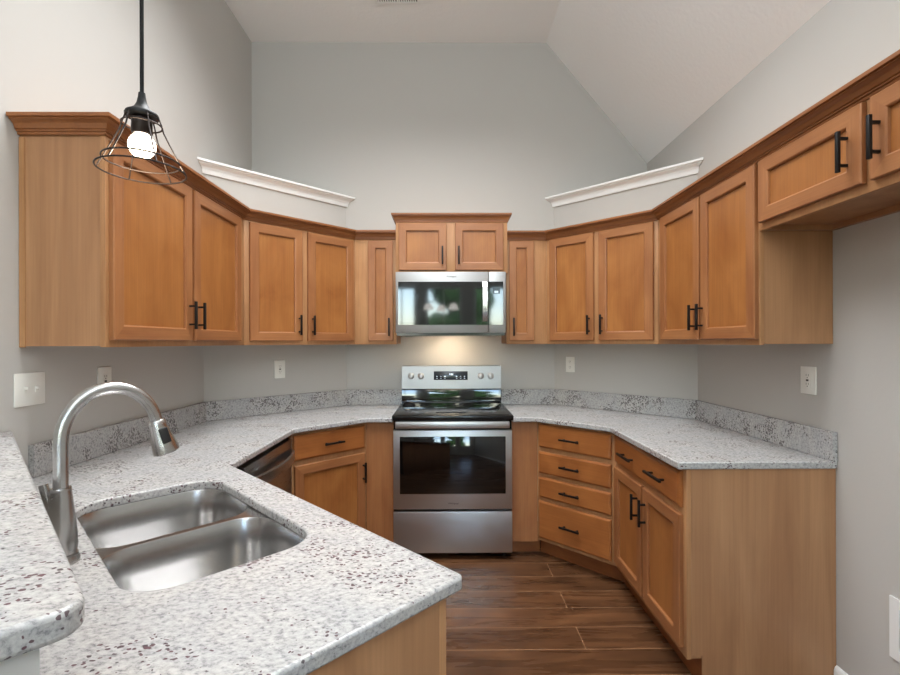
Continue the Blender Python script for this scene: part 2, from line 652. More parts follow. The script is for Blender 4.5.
def ring(x0, x1, z0, z1, i, y):
    return [(x0 + i, y, z0 + i), (x1 - i, y, z0 + i), (x1 - i, y, z1 - i), (x0 + i, y, z1 - i)]

def frame_mesh(x0, x1, z0, z1, prof):
    """mitred frame: the two uprights use slot 0, the two rails slot 1"""
    bm = bmesh.new()
    rs = [[bm.verts.new(p) for p in ring(x0, x1, z0, z1, i, y)] for i, y in prof]
    for a, b in zip(rs, rs[1:] + rs[:1]):
        for i in range(4):
            j = (i + 1) % 4
            f = bm.faces.new((a[i], a[j], b[j], b[i]))
            f.material_index = 1 if i in (0, 2) else 0
    return bm

def door(root, x0, x1, z0, z1, hx=None, hz=None, sw=.052, hl=.128, yo=0.0):
    zb = root.location.z
    pr = [(0, -.0006), (0, -.0165), (.003, -.0195), (sw - .0015, -.0195), (sw + .0005, -.0185), (sw + .004, -.0160), (sw + .005, -.0070), (sw + .005, -.0006)]
    d = obj('door', frame_mesh(x0, x1, z0, z1, [(i, y + yo) for i, y in pr]), [M['wood'], M['woodx']], root, Matrix.Translation((0, 0, -zb)), smooth=25)
    s = sw + .0053
    obj('door_panel', B(x0 + s, x1 - s, -.0075 + yo, -.002 + yo, z0 + s, z1 - s), M['panel'], d, Matrix.Translation((0, 0, -zb)))
    if hx is not None:
        handle(hx, hz, hl, True, d, -.0195 + yo, zb)
    return d

def drawer(root, x0, x1, z0, z1, hx=(), yo=0.0, hl=.134):
    zb = root.location.z
    bm = bmesh.new()
    rs = [ring(x0, x1, z0, z1, i, y + yo) for i, y in ((0, -.0006), (0, -.011), (.003, -.015), (.012, -.0195))]
    loft(bm, rs, True, True)
    d = obj('drawer_front', bm, M['drawer'], root, Matrix.Translation((0, 0, -zb)), smooth=20)
    for h in hx:
        handle(h, (z0 + z1) / 2, hl, False, d, -.0195 + yo, zb)
    return d

def cbox(root, name, x0, x1, y0, y1, z0, z1, mat, bev=0, label=None):
    return obj(name, B(x0, x1, y0, y1, z0, z1, bev=bev), mat, root, Matrix.Translation((0, 0, -root.location.z)), label)

def corner(xw, sg, d, which):
    if which == 'b':
        return (xw - sg * S - sg * d * TK, YB - d)
    return (xw - sg * d, YB - S - d * TK)

CROWN = [(0, 2.128), (.005, 2.128), (.0065, 2.1315), (.0065, 2.137), (.012, 2.1385), (.012, 2.144), (.017, 2.1455), (.019, 2.151),
         (.024, 2.160), (.033, 2.167), (.039, 2.169), (.039, 2.1735), (.048, 2.175), (.048, 2.187), (0, 2.187)]

def crown(path, prof, roots, dz=0):
    """mitred moulding along PATH, its outside on the right hand; each stretch becomes a part of its cabinet"""
    P = [Vector((x, y, 0)) for x, y in path]
    nr = []
    for a, b in zip(P, P[1:]):
        d = (b - a).normalized()
        nr.append(Vector((d.y, -d.x, 0)))
    for i, rt in enumerate(roots):
        rings = []
        for k, end in ((i, 0), (i + 1, 1)):
            n1 = nr[max(k - 1, 0)] if k < len(nr) else nr[-1]
            n2 = nr[min(k, len(nr) - 1)]
            m = (n1 + n2) / (1 + n1.dot(n2))
            rings.append([tuple(P[k] + m * (o_ + .0006) + Vector((0, 0, z + dz))) for o_, z in prof])
        bm = loft(bmesh.new(), rings, True, True)
        obj('crown_molding', bm, M['crown'], rt, MW[rt.name].inverted(), smooth=22)

UZ, UT, UD = 1.385, 2.187, .305
DZ0, DZ1 = 1.410, 2.122

# ---- upper cabinets
GU = 'maple wall cabinets'
yl0, yl1 = 1.664, YB - S - UD * TK
c = empty('wall_cabinet', (XL + UD, yl0, UZ), R(90), 'maple two-door wall cabinet on left wall, its plain end facing the pendant lamp', 'cabinet', GU)
W = yl1 - yl0
cbox(c, 'body', .004, W, .0195, UD - .002, UZ + .004, UT - .004, M['side'])
cbox(c, 'face_frame', 0, W, 0, .019, UZ, UT, M['frame'], .0008)
cbox(c, 'scribe_strip', .0002, .0038, UD - .022, UD - .002, UZ, UT - .06, M['frame'])
door(c, 1.680 - yl0, 2.199 - yl0, DZ0, DZ1, 2.199 - yl0 - .028, 1.527)
door(c, 2.221 - yl0, 2.722 - yl0, DZ0, DZ1, 2.221 - yl0 + .028, 1.527)
up_left = c

L45 = S * 2 ** .5
def diag(left, t_far, inset):
    """origin of a corner unit's face at its left end, its rotation, and the map from distance t along the wall to local x"""
    if left:
        x = XL + S - Q * t_far + Q * inset
        y = YB - Q * t_far - Q * inset
        return (x, y), R(45), (lambda t: t_far - t)
    t0 = L45 - t_far
    x = XR - S + Q * t0 - Q * inset
    y = YB - Q * t0 - Q * inset
    return (x, y), R(-45), (lambda t: t - t0)

tf = L45 - UD * TK
(ox, oy), rz, lx = diag(True, tf, UD)
c = empty('wall_cabinet', (ox, oy, UZ), rz, 'maple two-door wall cabinet set diagonally in the left corner', 'cabinet', GU)
W = tf - UD * TK
cbox(c, 'body', .001, W - .001, .0195, UD - .002, UZ + .004, UT - .004, M['side'])
cbox(c, 'face_frame', 0, W, 0, .019, UZ, UT, M['frame'], .0008)
door(c, lx(.879), lx(.538), DZ0, DZ1, lx(.538) - .028, 1.512)
door(c, lx(.500), lx(.149), DZ0, DZ1, lx(.500) + .028, 1.512)
up_dl = c

xb = corner(XL, -1, UD, 'b')[0]
c = empty('wall_cabinet', (xb, YB - UD, UZ), 0, 'narrow one-door maple wall cabinet left of the microwave', 'cabinet', GU)
W = -.353 - xb
cbox(c, 'body', .001, W, .0195, UD - .002, UZ + .004, UT - .004, M['side'])
cbox(c, 'face_frame', 0, W, 0, .019, UZ, UT, M['frame'], .0008)
door(c, -.553 - xb, -.375 - xb, DZ0, DZ1, -.375 - xb - .026, 1.508, sw=.05)
up_nl = c

xb2 = corner(XR, 1, UD, 'b')[0]
c = empty('wall_cabinet', (.4345, YB - UD, UZ), 0, 'narrow one-door maple wall cabinet right of the microwave', 'cabinet', GU)
W = xb2 - .4345
cbox(c, 'body', 0, W - .001, .0195, UD - .002, UZ + .004, UT - .004, M['side'])
cbox(c, 'face_frame', 0, W, 0, .019, UZ, UT, M['frame'], .0008)
door(c, .451 - .4345, .630 - .4345, DZ0, DZ1, .451 - .4345 + .030, 1.508, sw=.05)
up_nr = c

(ox, oy), rz, lx = diag(False, tf, UD)
c = empty('wall_cabinet', (ox, oy, UZ), rz, 'maple two-door wall cabinet set diagonally in the right corner', 'cabinet', GU)
W = tf - UD * TK
cbox(c, 'body', .001, W - .001, .0195, UD - .002, UZ + .004, UT - .004, M['side'])
cbox(c, 'face_frame', 0, W, 0, .019, UZ, UT, M['frame'], .0008)
door(c, lx(.160), lx(.497), DZ0, DZ1, lx(.497) - .028, 1.512)
door(c, lx(.532), lx(.885), DZ0, DZ1, lx(.532) + .028, 1.512)
up_dr = c

yr1, yr0 = YB - S - UD * TK, 1.893
c = empty('wall_cabinet', (XR - UD, yr1, UZ), R(-90), 'maple two-door wall cabinet on right wall, before the fridge space', 'cabinet', GU)
W = yr1 - yr0
cbox(c, 'body', .001, W - .003, .0195, UD - .002, UZ + .004, UT - .004, M['side'])
cbox(c, 'face_frame', 0, W, 0, .019, UZ, UT, M['frame'], .0008)
door(c, yr1 - 2.735, yr1 - 2.320, DZ0, DZ1, yr1 - 2.320 - .034, 1.520)
door(c, yr1 - 2.302, yr1 - 1.897, DZ0, DZ1, yr1 - 2.302 + .020, 1.520)
up_r = c

FZ = 1.848
yf1, yf0 = 1.892, .86
c = empty('wall_cabinet', (XR - UD, yf1, FZ), R(-90), 'short maple two-door cabinet high on right wall over the empty fridge space', 'cabinet', GU)
W = yf1 - yf0
bm = bmesh.new()
box(bm, .001, W, .0195, UD - .002, FZ + .022, UT - .004)
box(bm, .001, .018, .0195, UD - .002, FZ + .001, FZ + .022)
box(bm, W - .018, W, .0195, UD - .002, FZ + .001, FZ + .022)
box(bm, .018, W - .018, UD - .022, UD - .002, FZ + .001, FZ + .022)
obj('body', bm, M['side'], c, Matrix.Translation((0, 0, -FZ)))
cbox(c, 'face_frame', 0, W, 0, .019, FZ, UT, M['frame'], .0008)
door(c, yf1 - 1.874, yf1 - 1.405, 1.876, DZ1, yf1 - 1.405 - .048, 1.99)
door(c, yf1 - 1.378, yf1 - .90, 1.876, DZ1, yf1 - 1.378 + .034, 1.99)
up_f = c

MD = .355
MZ0, MZ1 = 1.887, 2.300
c = empty('wall_cabinet', (-.3515, YB - MD, MZ0), 0, 'short maple two-door cabinet above the microwave, taller than its neighbours', 'cabinet', GU)
W = .4345 - -.3515
cbox(c, 'body', .0005, W - .0005, .0195, MD - .002, MZ0 + .002, MZ1 - .003, M['side'])
cbox(c, 'face_frame', 0, W, 0, .019, MZ0, MZ1, M['frame'], .0008)
door(c, .022, .357, 1.905, 2.236, .357 - .028, 2.005)
door(c, .417, .757, 1.905, 2.236, .417 + .026, 2.005)
up_m = c

crown([(XL + .003, yl0), (XL + UD, yl0), corner(XL, -1, UD, 's'), corner(XL, -1, UD, 'b'), (-.3535, YB - UD)],
      CROWN, [up_left, up_left, up_dl, up_nl], .005)
crown([(.4365, YB - UD), corner(XR, 1, UD, 'b'), corner(XR, 1, UD, 's'), (XR - UD, 1.8925), (XR - UD, yf0)],
      CROWN, [up_nr, up_dr, up_r, up_f])
crown([(-.3515, YB - .003), (-.3515, YB - MD), (.4345, YB - MD), (.4345, YB - .003)], [(o_ * .6, z) for o_, z in CROWN], [up_m] * 3, .117)

# ---- base cabinets
GB = 'maple base cabinets'
BD = .61
FB, FT = .115, .8835     # bottom and top of the frames
tb = L45 - BD * TK
(ox, oy), rz, lx = diag(False, tb, BD)
c = empty('base_cabinet', (ox, oy, 0), rz, 'maple base cabinet with four drawers, diagonal between range and right run', 'cabinet', GB)
W = tb - BD * TK
cbox(c, 'body', .001, W - .001, .0195, BD - .003, FB, FT, M['side'])
cbox(c, 'face_frame', 0, W, 0, .019, FB, FT, M['frame'], .0008)
cbox(c, 'toe_kick', -.03, W + .03, .078, .092, .0005, FB - .001, M['toe'])
for z0, z1 in ((.722, .869), (.555, .694), (.400, .531), (.137, .377)):
    drawer(c, lx(.270), lx(.760), z0, z1, [lx(.506)])
xf = corner(XR, 1, BD, 'b')[0]
cf = .4265
# the filler beside the range belongs to the drawer cabinet; made in world coordinates
iv = MW[c.name].inverted()
obj('filler_panel', B(cf, xf - .001, YB - BD, YB - BD + .018, .10, FT), M['wood'], c, iv)
obj('toe_kick', B(cf, xf + .03, YB - BD + .078, YB - BD + .09, .0005, .099), M['toe'], c, iv)

ys = corner(XR, 1, BD, 's')[1]
ye = 1.884
c = empty('base_cabinet', (XR - BD, ys, 0), R(-90), 'maple base cabinet on right wall with wide drawer over two doors', 'cabinet', GB)
W = ys - ye
cbox(c, 'body', .001, W - .006, .0195, BD - .003, FB, FT, M['side'])
cbox(c, 'face_frame', 0, W, 0, .019, FB, FT, M['frame'], .0008)
cbox(c, 'toe_kick', -.03, W - .006, .062, .076, .0005, FB - .001, M['toe'])
drawer(c, ys - 2.645, ys - 1.907, .722, .870, [ys - 2.437, ys - 2.095], hl=.17)
door(c, ys - 2.650, ys - 2.285, .150, .692, ys - 2.285 - .040, .577)
door(c, ys - 2.266, ys - 1.907, .150, .692, ys - 2.266 + .034, .577)
bm = prism(bmesh.new(), [(.0195, .131), (.0195, FT), (BD - .002, FT), (BD - .002, .0005), (.0625, .0005), (.0625, .131)], 0, .0055)
obj('end_panel', bm, M['side'], c, Matrix(((0, 0, 1, W - .0056), (1, 0, 0, 0), (0, 1, 0, 0), (0, 0, 0, 1))))
right_base = c

(ox, oy), rz, lx = diag(True, tb, BD)
c = empty('base_cabinet', (ox, oy, 0), rz, 'maple base cabinet with one drawer over one door, diagonal left of the range', 'cabinet', GB)
W = tb - BD * TK
cbox(c, 'body', .001, W - .001, .0195, BD - .003, FB, FT, M['side'])
cbox(c, 'face_frame', 0, W, 0, .019, FB, FT, M['frame'], .0008)
cbox(c, 'toe_kick', -.03, W + .03, .078, .092, .0005, FB - .001, M['toe'])
drawer(c, lx(.758), lx(.270), .720, .866, [lx(.509)])
door(c, lx(.752), lx(.270), .140, .690, lx(.288), .570)
xf = corner(XL, -1, BD, 'b')[0]
iv = MW[c.name].inverted()
obj('filler_panel', B(xf + .001, -.3425, YB - BD, YB - BD + .018, .10, FT), M['wood'], c, iv)
obj('toe_kick', B(xf - .03, -.3425, YB - BD + .078, YB - BD + .09, .0005, .099), M['toe'], c, iv)

# dishwasher in the left run
dy0, dy1 = 2.045, corner(XL, -1, BD, 's')[1] - .003
c = empty('dishwasher', (XL + .61, dy0, 0), R(90), 'stainless dishwasher with curved bar handle under the left worktop', 'dishwasher')
W = dy1 - dy0
cbox(c, 'body', .001, W - .001, .02, .59, .1, .872, M['blackenamel'])
cbox(c, 'toe_kick', .001, W - .001, .06, .08, .0005, .099, M['blackenamel'])
cbox(c, 'door', .003, W - .003, -.02, .0195, .12, .855, M['dsteel'], .004)
bm = bmesh.new()
n = 16
pts = []
rings = []
for i in range(n + 1):
    t = i / n
    x = .02 + (W - .04) * t
    dep = -.021 - .055 * math.sin(math.pi * t) ** .6
    rings.append([(x, dep, .800), (x, dep - .012, .797), (x, dep - .014, .765), (x, dep - .010, .752), (x, dep, .755)])
loft(bm, rings, True, True)
obj('handle', bm, M['dsteel'], c)

# cabinets of the peninsula: open-topped case under the sink
def uv(u, v):           # u runs along the peninsula to its free end, v across it towards the kitchen
    return (Q * (u + v), Q * (v - u))
U1 = -.9385 * Q         # end of the worktop
V0, V1 = .132 * Q, 1.015 * Q
VW = .0722 * Q + .003    # kitchen side of the bar wall
u0 = -2.02
uc = U1 - .019
vc = V1 - .036
ex, ey = uv(uc, VW)
c = empty('base_cabinet', (ex, ey, 0), R(45), 'maple sink cabinet of the peninsula, light plain end panel facing camera', 'cabinet', GB)
Wd = vc - VW
LEN = uc - u0 - .155
cbox(c, 'end_panel', .001, Wd - .020, 0, .018, .0005, FT, M['side'])
cbox(c, 'face_frame', Wd - .0195, Wd, 0, LEN, .0005, FT, M['frame'], .0008)
bm = bmesh.new()
box(bm, .001, .017, .0185, LEN, .0005, FT)
box(bm, .0175, Wd - .020, LEN - .018, LEN, .0005, FT)
box(bm, .0175, Wd - .020, .0185, LEN - .0185, .09, .108)
obj('body', bm, M['side'], c)

# ------------------------------------------------------------------ worktops
CT, CB = .914, .8845
def rounded(pts, i, r, n=5):
    """round corner i of a polygon"""
    p, a, b = Vector(pts[i]), Vector(pts[i - 1]), Vector(pts[(i + 1) % len(pts)])
    d1, d2 = (a - p).normalized(), (b - p).normalized()
    ang = d1.angle(d2)
    t = r / math.tan(ang / 2)
    ctr = p + (d1 + d2).normalized() * (r / math.sin(ang / 2))
    s, e = p + d1 * t - ctr, p + d2 * t - ctr
    tot = s.angle_signed(e)
    out = []
    for k in range(n + 1):
        a_ = -tot * k / n
        out.append((ctr.x + s.x * math.cos(a_) - s.y * math.sin(a_), ctr.y + s.x * math.sin(a_) + s.y * math.cos(a_)))
    return out

def slab(bm, outer, holes, z0, z1):
    loops = [outer] + holes
    tops, bots = [], []
    for z, store in ((z1, tops), (z0, bots)):
        es = []
        for lp in loops:
            vs = [bm.verts.new((x, y, z)) for x, y in lp]
            store.append(vs)
            for i in range(len(vs)):
                es.append(bm.edges.new((vs[i], vs[(i + 1) % len(vs)])))
        bmesh.ops.triangle_fill(bm, use_beauty=True, use_dissolve=True, edges=es)
    for a, b in zip(tops, bots):
        for i in range(len(a)):
            j = (i + 1) % len(a)
            bm.faces.new((a[i], a[j], b[j], b[i]))
    return bm

def add_bevel(o, wdt, seg=3):
    m = o.modifiers.new('edge', 'BEVEL')
    m.width, m.segments, m.limit_method, m.angle_limit = wdt, seg, 'ANGLE', R(50)

g = .002
CF = .648
tip = (Q * (U1 + V1), Q * (V1 - U1))
endc = (Q * (U1 + VW), Q * (VW - U1))
poly = [(-.3425, YB - g), (XL + S, YB - g), (XL + g, YB - S), (XL + g, Q * 2 * VW - (XL + g)), endc, tip,
        (XL + CF, 1.015 * 1 - (XL + CF)), corner(XL, -1, CF, 's'), corner(XL, -1, CF, 'b'), (-.3425, YB - CF)]
# soften the tip
rt = rounded(poly, 5, .014)
outer = poly[:5] + rt + poly[6:]
SU0, SU1, SV0, SV1 = -1.79, -1.05, .203, .606
hole = [uv(u, v) for u, v in rrect(SU0, SU1, SV0, SV1, .095, 8)]
left_top = empty('countertop', (-1.1, 2.3, CB), 0, 'long white speckled granite worktop on the left, with sink cut-out and peninsula', 'countertop')
ti = Matrix.Translation((1.1, -2.3, -CB))
o = obj('slab', slab(bmesh.new(), outer, [hole], CB, CT), M['granite'], left_top, ti, smooth=30)
add_bevel(o, .006)
poly = [(.4265, YB - g), (.4265, YB - CF), corner(XR, 1, CF, 'b'), corner(XR, 1, CF, 's'), (XR - CF, 1.874), (XR - g, 1.874), (XR - g, YB - S), (XR - S, YB - g)]
right_top = empty('countertop', (1.1, 2.6, CB), 0, 'white speckled granite worktop on the right of the range', 'countertop')
ti2 = Matrix.Translation((-1.1, -2.6, -CB))
o = obj('slab', slab(bmesh.new(), poly, [], CB, CT), M['granite'], right_top, ti2, smooth=30)
add_bevel(o, .005)

def splash(path, root, tm):
    """upstand strips along PATH (wall on the left hand), mitred"""
    P = [Vector((x, y, 0)) for x, y in path]
    nr = []
    for a, b in zip(P, P[1:]):
        d = (b - a).normalized()
        nr.append(Vector((d.y, -d.x, 0)))
    for i in range(len(nr)):
        rings = []
        for k in (i, i + 1):
            n1, n2 = nr[max(k - 1, 0)], nr[min(k, len(nr) - 1)]
            m = (n1 + n2) / (1 + n1.dot(n2))
            rings.append([tuple(P[k] + m * o_ + Vector((0, 0, z))) for o_, z in
                          ((.002, CT + .0006), (.0205, CT + .0006), (.022, CT + .003), (.022, 1.030), (.020, 1.033), (.002, 1.033))])
        obj('backsplash', loft(bmesh.new(), rings, True, True), M['granite2'], root, tm, smooth=0)

splash([(XL, 1.70), (XL, YB - S), (XL + S, YB), (-.3425, YB)], left_top, ti)
splash([(.4265, YB), (XR - S, YB), (XR, YB - S), (XR, 1.875)], right_top, ti2)

# bar top on the low wall
UB = -.957 * Q
vb0 = -.30 * Q
q = lambda u, v: uv(u, v)
xb_ = XL + g
poly = [(xb_, Q * 2 * V0 - xb_), (xb_, Q * 2 * vb0 - xb_), uv(UB, vb0), uv(UB, V0)]
outer = poly[:3] + rounded(poly, 3, .034, 6)
bt = obj('bar_top', slab(bmesh.new(), outer, [], 1.065, 1.099), M['granite'], smooth=30)
add_bevel(bt, .007)
tag(bt, 'raised white granite bar top with rounded corner, at lower left on the low wall', 'bar top')

# ------------------------------------------------------------------ sink and tap
sk = empty('sink', (*uv(-1.42, .40), .68), R(-45), 'stainless undermount double-bowl sink in the left worktop', 'sink')
zoff = Matrix.Translation((0, 0, -.68))
def bowl(x0, x1, rr, depth):
    bm = bmesh.new()
    rings = []
    for ins, z in ((0, .8835), (.0012, .8815), (.004, .80), (.007, depth + .045), (.012, depth + .025), (.022, depth + .010), (.040, depth + .002), (.062, depth)):
        rings.append([(x, y, z - ins * 0) for x, y in rrect(x0 + ins, x1 - ins, -.206 + ins, .210 - ins, [max(r_ - ins * .5, .02) for r_ in rr], 8)])
    cx = (x0 + x1) / 2
    n = len(rings[0])
    cen = [(cx + .044 * math.cos(math.atan2(y, x - cx)), .044 * math.sin(math.atan2(y, x - cx)), depth - .004) for x, y, z in rings[-1]]
    rings.append(cen)
    loft(bm, rings, False, False)
    o = obj('bowl', bm, M['sink'], sk, zoff, smooth=60)
    bm = lathe(bmesh.new(), [(.043, depth - .0035), (.040, depth - .002), (.032, depth - .004), (.010, depth - .012)], 24, (cx, 0), False, True)
    obj('drain', bm, M['nickel'], o, zoff)
    return rings[0]
ra = bowl(-.374, -.010, [.09, .10, .10, .09], .69)
rb = bowl(.010, .376, [.10, .09, .09, .10], .69)
bm = bmesh.new()
es = []
for lp in ([(x, y, .8836) for x, y in rrect(-.40, .40, -.232, .236, .11, 8)], ra, rb):
    vs = [bm.verts.new((x, y, .8836)) for x, y, z in lp]
    for i in range(len(vs)):
        es.append(bm.edges.new((vs[i], vs[(i + 1) % len(vs)])))
bmesh.ops.triangle_fill(bm, use_beauty=True, use_dissolve=True, edges=es)
obj('rim', bm, M['sink'], sk, zoff)

fx, fy = -.852, 1.043
fa = empty('faucet', (fx, fy, CT), R(45), 'brushed nickel gooseneck faucet with pull-down spray head behind the sink', 'faucet')
bm = lathe(bmesh.new(), [(.034, .0003), (.034, .010), (.031, .014), (.031, .020)], 28)
obj('base_ring', bm, M['nickel'], fa)
bm = lathe(bmesh.new(), [(.0285, .0205), (.030, .035), (.0295, .06), (.026, .10), (.0205, .15), (.0195, .158), (.0195, .164), (.0185, .166)], 28)
obj('body', bm, M['nickel'], fa)
RA, RZ = .0936, .117
pts = [(0, 0, .1662), (0, 0, .20), (0, 0, .24), (0, 0, .264)]
for i in range(1, 23):
    a = math.pi - R(165) * i / 22
    pts.append((RA + RA * math.cos(a), 0, .264 + RZ * math.sin(a)))
obj('spout', tube(bmesh.new(), pts, .0142, 20), M['nickel'], fa)
e1 = Vector(pts[-1])
dr = (e1 - Vector(pts[-2])).normalized()
bm = bmesh.new()
seq = [(0.0003, .0160), (.003, .0182), (.016, .0192), (.060, .0265), (.080, .0300), (.084, .0300), (.086, .0280)]
tube(bm, [tuple(e1 + dr * s) for s, r_ in seq], [r_ for s, r_ in seq], 24)
sp = obj('spray_head', bm, M['nickel'], fa)
# button on the side that faces the room
side = Vector((0, -1, 0))
out = dr.cross(side).normalized()
nb = (Vector((0, -1, 0)) + out * (.12 if out.x > 0 else -.12)).normalized()
tb_ = dr.cross(nb).normalized()
bm = bmesh.new()
box(bm, -.0105, .0105, -.020, .020, -.004, .004, .0035)
ctr = e1 + dr * .040 + nb * .0232
mm = Matrix((( tb_.x, dr.x, nb.x, ctr.x), (tb_.y, dr.y, nb.y, ctr.y), (tb_.z, dr.z, nb.z, ctr.z), (0, 0, 0, 1)))
obj('spray_button', bm, M['rubber'], sp, mm)
bm = bmesh.new()
tube(bm, [(-.015, .016, .112), (-.019, .021, .13), (-.027, .030, .172)], [.010, .0095, .009], 16)
obj('lever', bm, M['nickel'], fa)

# ------------------------------------------------------------------ range
RX0, RX1, RYF = -.339, .423, 3.0
RW = RX1 - RX0
rg = empty('range', (RX0, RYF, 0), 0, 'stainless freestanding electric range with black glass top, centre of back wall', 'range')
def rbox(name, x0, x1, y0, y1, z0, z1, mat, bev=0, parent=rg):
    return obj(name, B(x0, x1, y0, y1, z0, z1, bev=bev), mat, parent)
rbox('body', 0, RW, .046, YB - RYF - .03, .03, .904, M['blackenamel'])
for x in (.04, RW - .04):
    for y in (.10, .52):
        obj('foot', lathe(bmesh.new(), [(.016, .0005), (.016, .0298)], 12, (x, y)), M['rubber'], rg)
ct = rbox('cooktop', -.004, RW + .004, -.045, .545, .9045, .936, M['blackenamel'], .006)
rbox('cooktop_glass', .022, RW - .022, -.02, .535, .9362, .9385, M['blackglass'], .001, ct)
for x, y, r_ in ((.2, .10, .105), (.56, .10, .085), (.2, .38, .075), (.56, .38, .105), (.38, .42, .05)):
    bm = lathe(bmesh.new(), [(r_, .9386), (r_, .9388), (r_ - .004, .9388), (r_ - .004, .9386)], 40, (x, y), False, False)
    obj('burner', bm, M['burner'], ct)
# back guard
bgp = [(.545, .9365), (.590, .9365), (.610, 1.047), (.612, 1.215), (.606, 1.224), (.575, 1.222), (.553, 1.05), (.550, 1.045), (.545, 1.0)]
bm = bmesh.new()
rb_ = [(.5455, .9367), (.62, .9367), (.62, 1.046), (.563, 1.046), (.552, 1.04), (.5455, 1.0)]
loft(bm, [[(x, y, z) for y, z in rb_] for x in (.004, RW - .004)], True, True)
bgl = obj('backguard', bm, M['blackglass'], rg, label='black glass lower back panel')
st = [(.562, 1.0465), (.62, 1.0465), (.62, 1.219), (.592, 1.221), (.580, 1.217)]
bm = loft(bmesh.new(), [[(x, y, z) for y, z in st] for x in (.002, RW - .002)], True, True)
cp = obj('control_panel', bm, M['psteel'], rg)
# slope of the control panel
th = math.atan2(.580 - .562, 1.217 - 1.0465)
def onpanel(z):
    return .562 + (z - 1.0465) * math.tan(th)
tilt = lambda x, z: Matrix.Translation((x, onpanel(z), z)) @ Matrix.Rotation(-th, 4, 'X')
dp = obj('display', B(-.129, .129, -.003, .001, -.033, .033, bev=.001), M['lcd'], cp, tilt(.375, 1.145))
for x, wv_ in ((-.008, .008), (.004, .008), (.015, .006)):
    obj('digit', B(x - wv_ / 2, x + wv_ / 2, -.0036, -.0031, .004, .016), M['digits'], cp, tilt(.375, 1.145))
for z in (-.006, -.020):
    for x in (-.105, -.075, -.045, .045, .075, .105):
        obj('key_mark', B(x - .005, x + .005, -.0036, -.0031, z - .0015, z + .0015), M['digits'], cp, tilt(.375, 1.145))
for x in (.073, .148, .605, .680):
    bm = lathe(bmesh.new(), [(.025, 0), (.025, .004), (.020, .006), (.019, .022), (.016, .024)], 24)
    box(bm, -.005, .005, -.020, .020, .0245, .034, .0015)
    kn = obj('knob', bm, M['steel'], cp, tilt(x, 1.142) @ Matrix.Rotation(R(90), 4, 'X') @ Matrix.Translation((0, 0, .0005)))
# front
rbox('front_rail', .004, RW - .004, .0, .0455, .842, .9035, M['blackenamel'])
dz0, dz1 = .328, .835
bm = frame_mesh(.0, RW, dz0, dz1, [(0, .045), (0, .003), (.003, 0), (.043, 0), (.045, .002), (.045, .045)])
dr_ = obj('oven_door', B(.0, RW, .002, .0455, dz0, dz1, bev=.003), M['steel'], rg)
gl = rbox('oven_window', .042, RW - .042, -.0012, .0018, .428, .795, M['blackglass'], .0008, dr_)
bm = bmesh.new()
box(bm, .018, RW - .022, -.058, -.036, .856, .900, .006)
for x in (.05, RW - .05):
    box(bm, x - .014, x + .014, -.0362, -.0002, .866, .888, .003)
obj('oven_handle', bm, M['steel'], rg)
text_mesh('Whirlpool', .066, M['logo'], 'logo', dr_, Matrix.Translation((RW / 2 + .003, .0014, .366)) @ Matrix.Rotation(R(90), 4, 'X'))
rbox('storage_drawer', .0, RW, .002, .0455, .048, .313, M['steel'], .003)

# ------------------------------------------------------------------ microwave
MX0, MX1, MY, MB, MT = -.346, .416, YB - .422, 1.4635, 1.8855
mw = empty('microwave', (MX0, MY, MB), 0, 'stainless over-the-range microwave under the short centre cabinet', 'microwave')
Wm, Hm = MX1 - MX0, MT - MB
rb2 = lambda name, x0, x1, y0, y1, z0, z1, mat, bev=0, parent=mw, label=None: obj(name, B(x0, x1, y0, y1, z0, z1, bev=bev), mat, parent, label=label)
rb2('body', .004, Wm - .004, .03, .418, .003, Hm - .001, M['blackenamel'])
rb2('vent_strip', .006, Wm - .006, .012, .40, -.018, .0028, M['blackenamel'])
sx = .295 - MX0
md = rb2('door', 0, sx - .0015, 0, .0295, 0, Hm, M['psteel'], .003)
rb2('door_window', .017, sx - .0015, -.0015, -.0001, .056, .354, M['blackglass'], 0, md)
pn = rb2('control_panel', sx + .0015, Wm, 0, .0295, 0, Hm, M['psteel'], .003)
kp = rb2('keypad', sx + .0015, Wm - .019, -.0015, -.0001, .056, .354, M['blackglass'], 0, pn, 'black glass keypad')
dq = rb2('display', .669, .721, -.0022, -.0016, .270, .314, M['lcd'], 0, pn)
for x in (.686, .694, .704):
    obj('digit', B(x - .003, x + .003, -.0027, -.0023, .276, .290), M['digits'], pn)
bm = bmesh.new()
rings = []
for i in range(13):
    t = i / 12
    z = .078 + .274 * t
    y = -.004 - .030 * math.sin(math.pi * t) ** .5
    rings.append([(.597, y, z), (.599, y - .008, z), (.631, y - .008, z), (.636, y, z)])
loft(bm, rings, True, True)
obj('handle', bm, M['steelz'], md)
text_mesh('Whirlpool', .066, M['logo'], 'logo', md, Matrix.Translation((.385, -.0006, .389)) @ Matrix.Rotation(R(90), 4, 'X'))
# its cooking lamp, shining on the wall behind the range
lm = bpy.data.lights.new('cooking_lamp', 'AREA')
lm.shape, lm.size, lm.size_y, lm.energy, lm.color = 'RECTANGLE', .22, .05, 2.6, (1, .80, .56)
lo = bpy.data.objects.new('cooking_lamp', lm)
lo.location = (.03, YB - .20, MB - .0195)
lo.rotation_euler = (R(25), 0, 0)
COL.objects.link(lo)

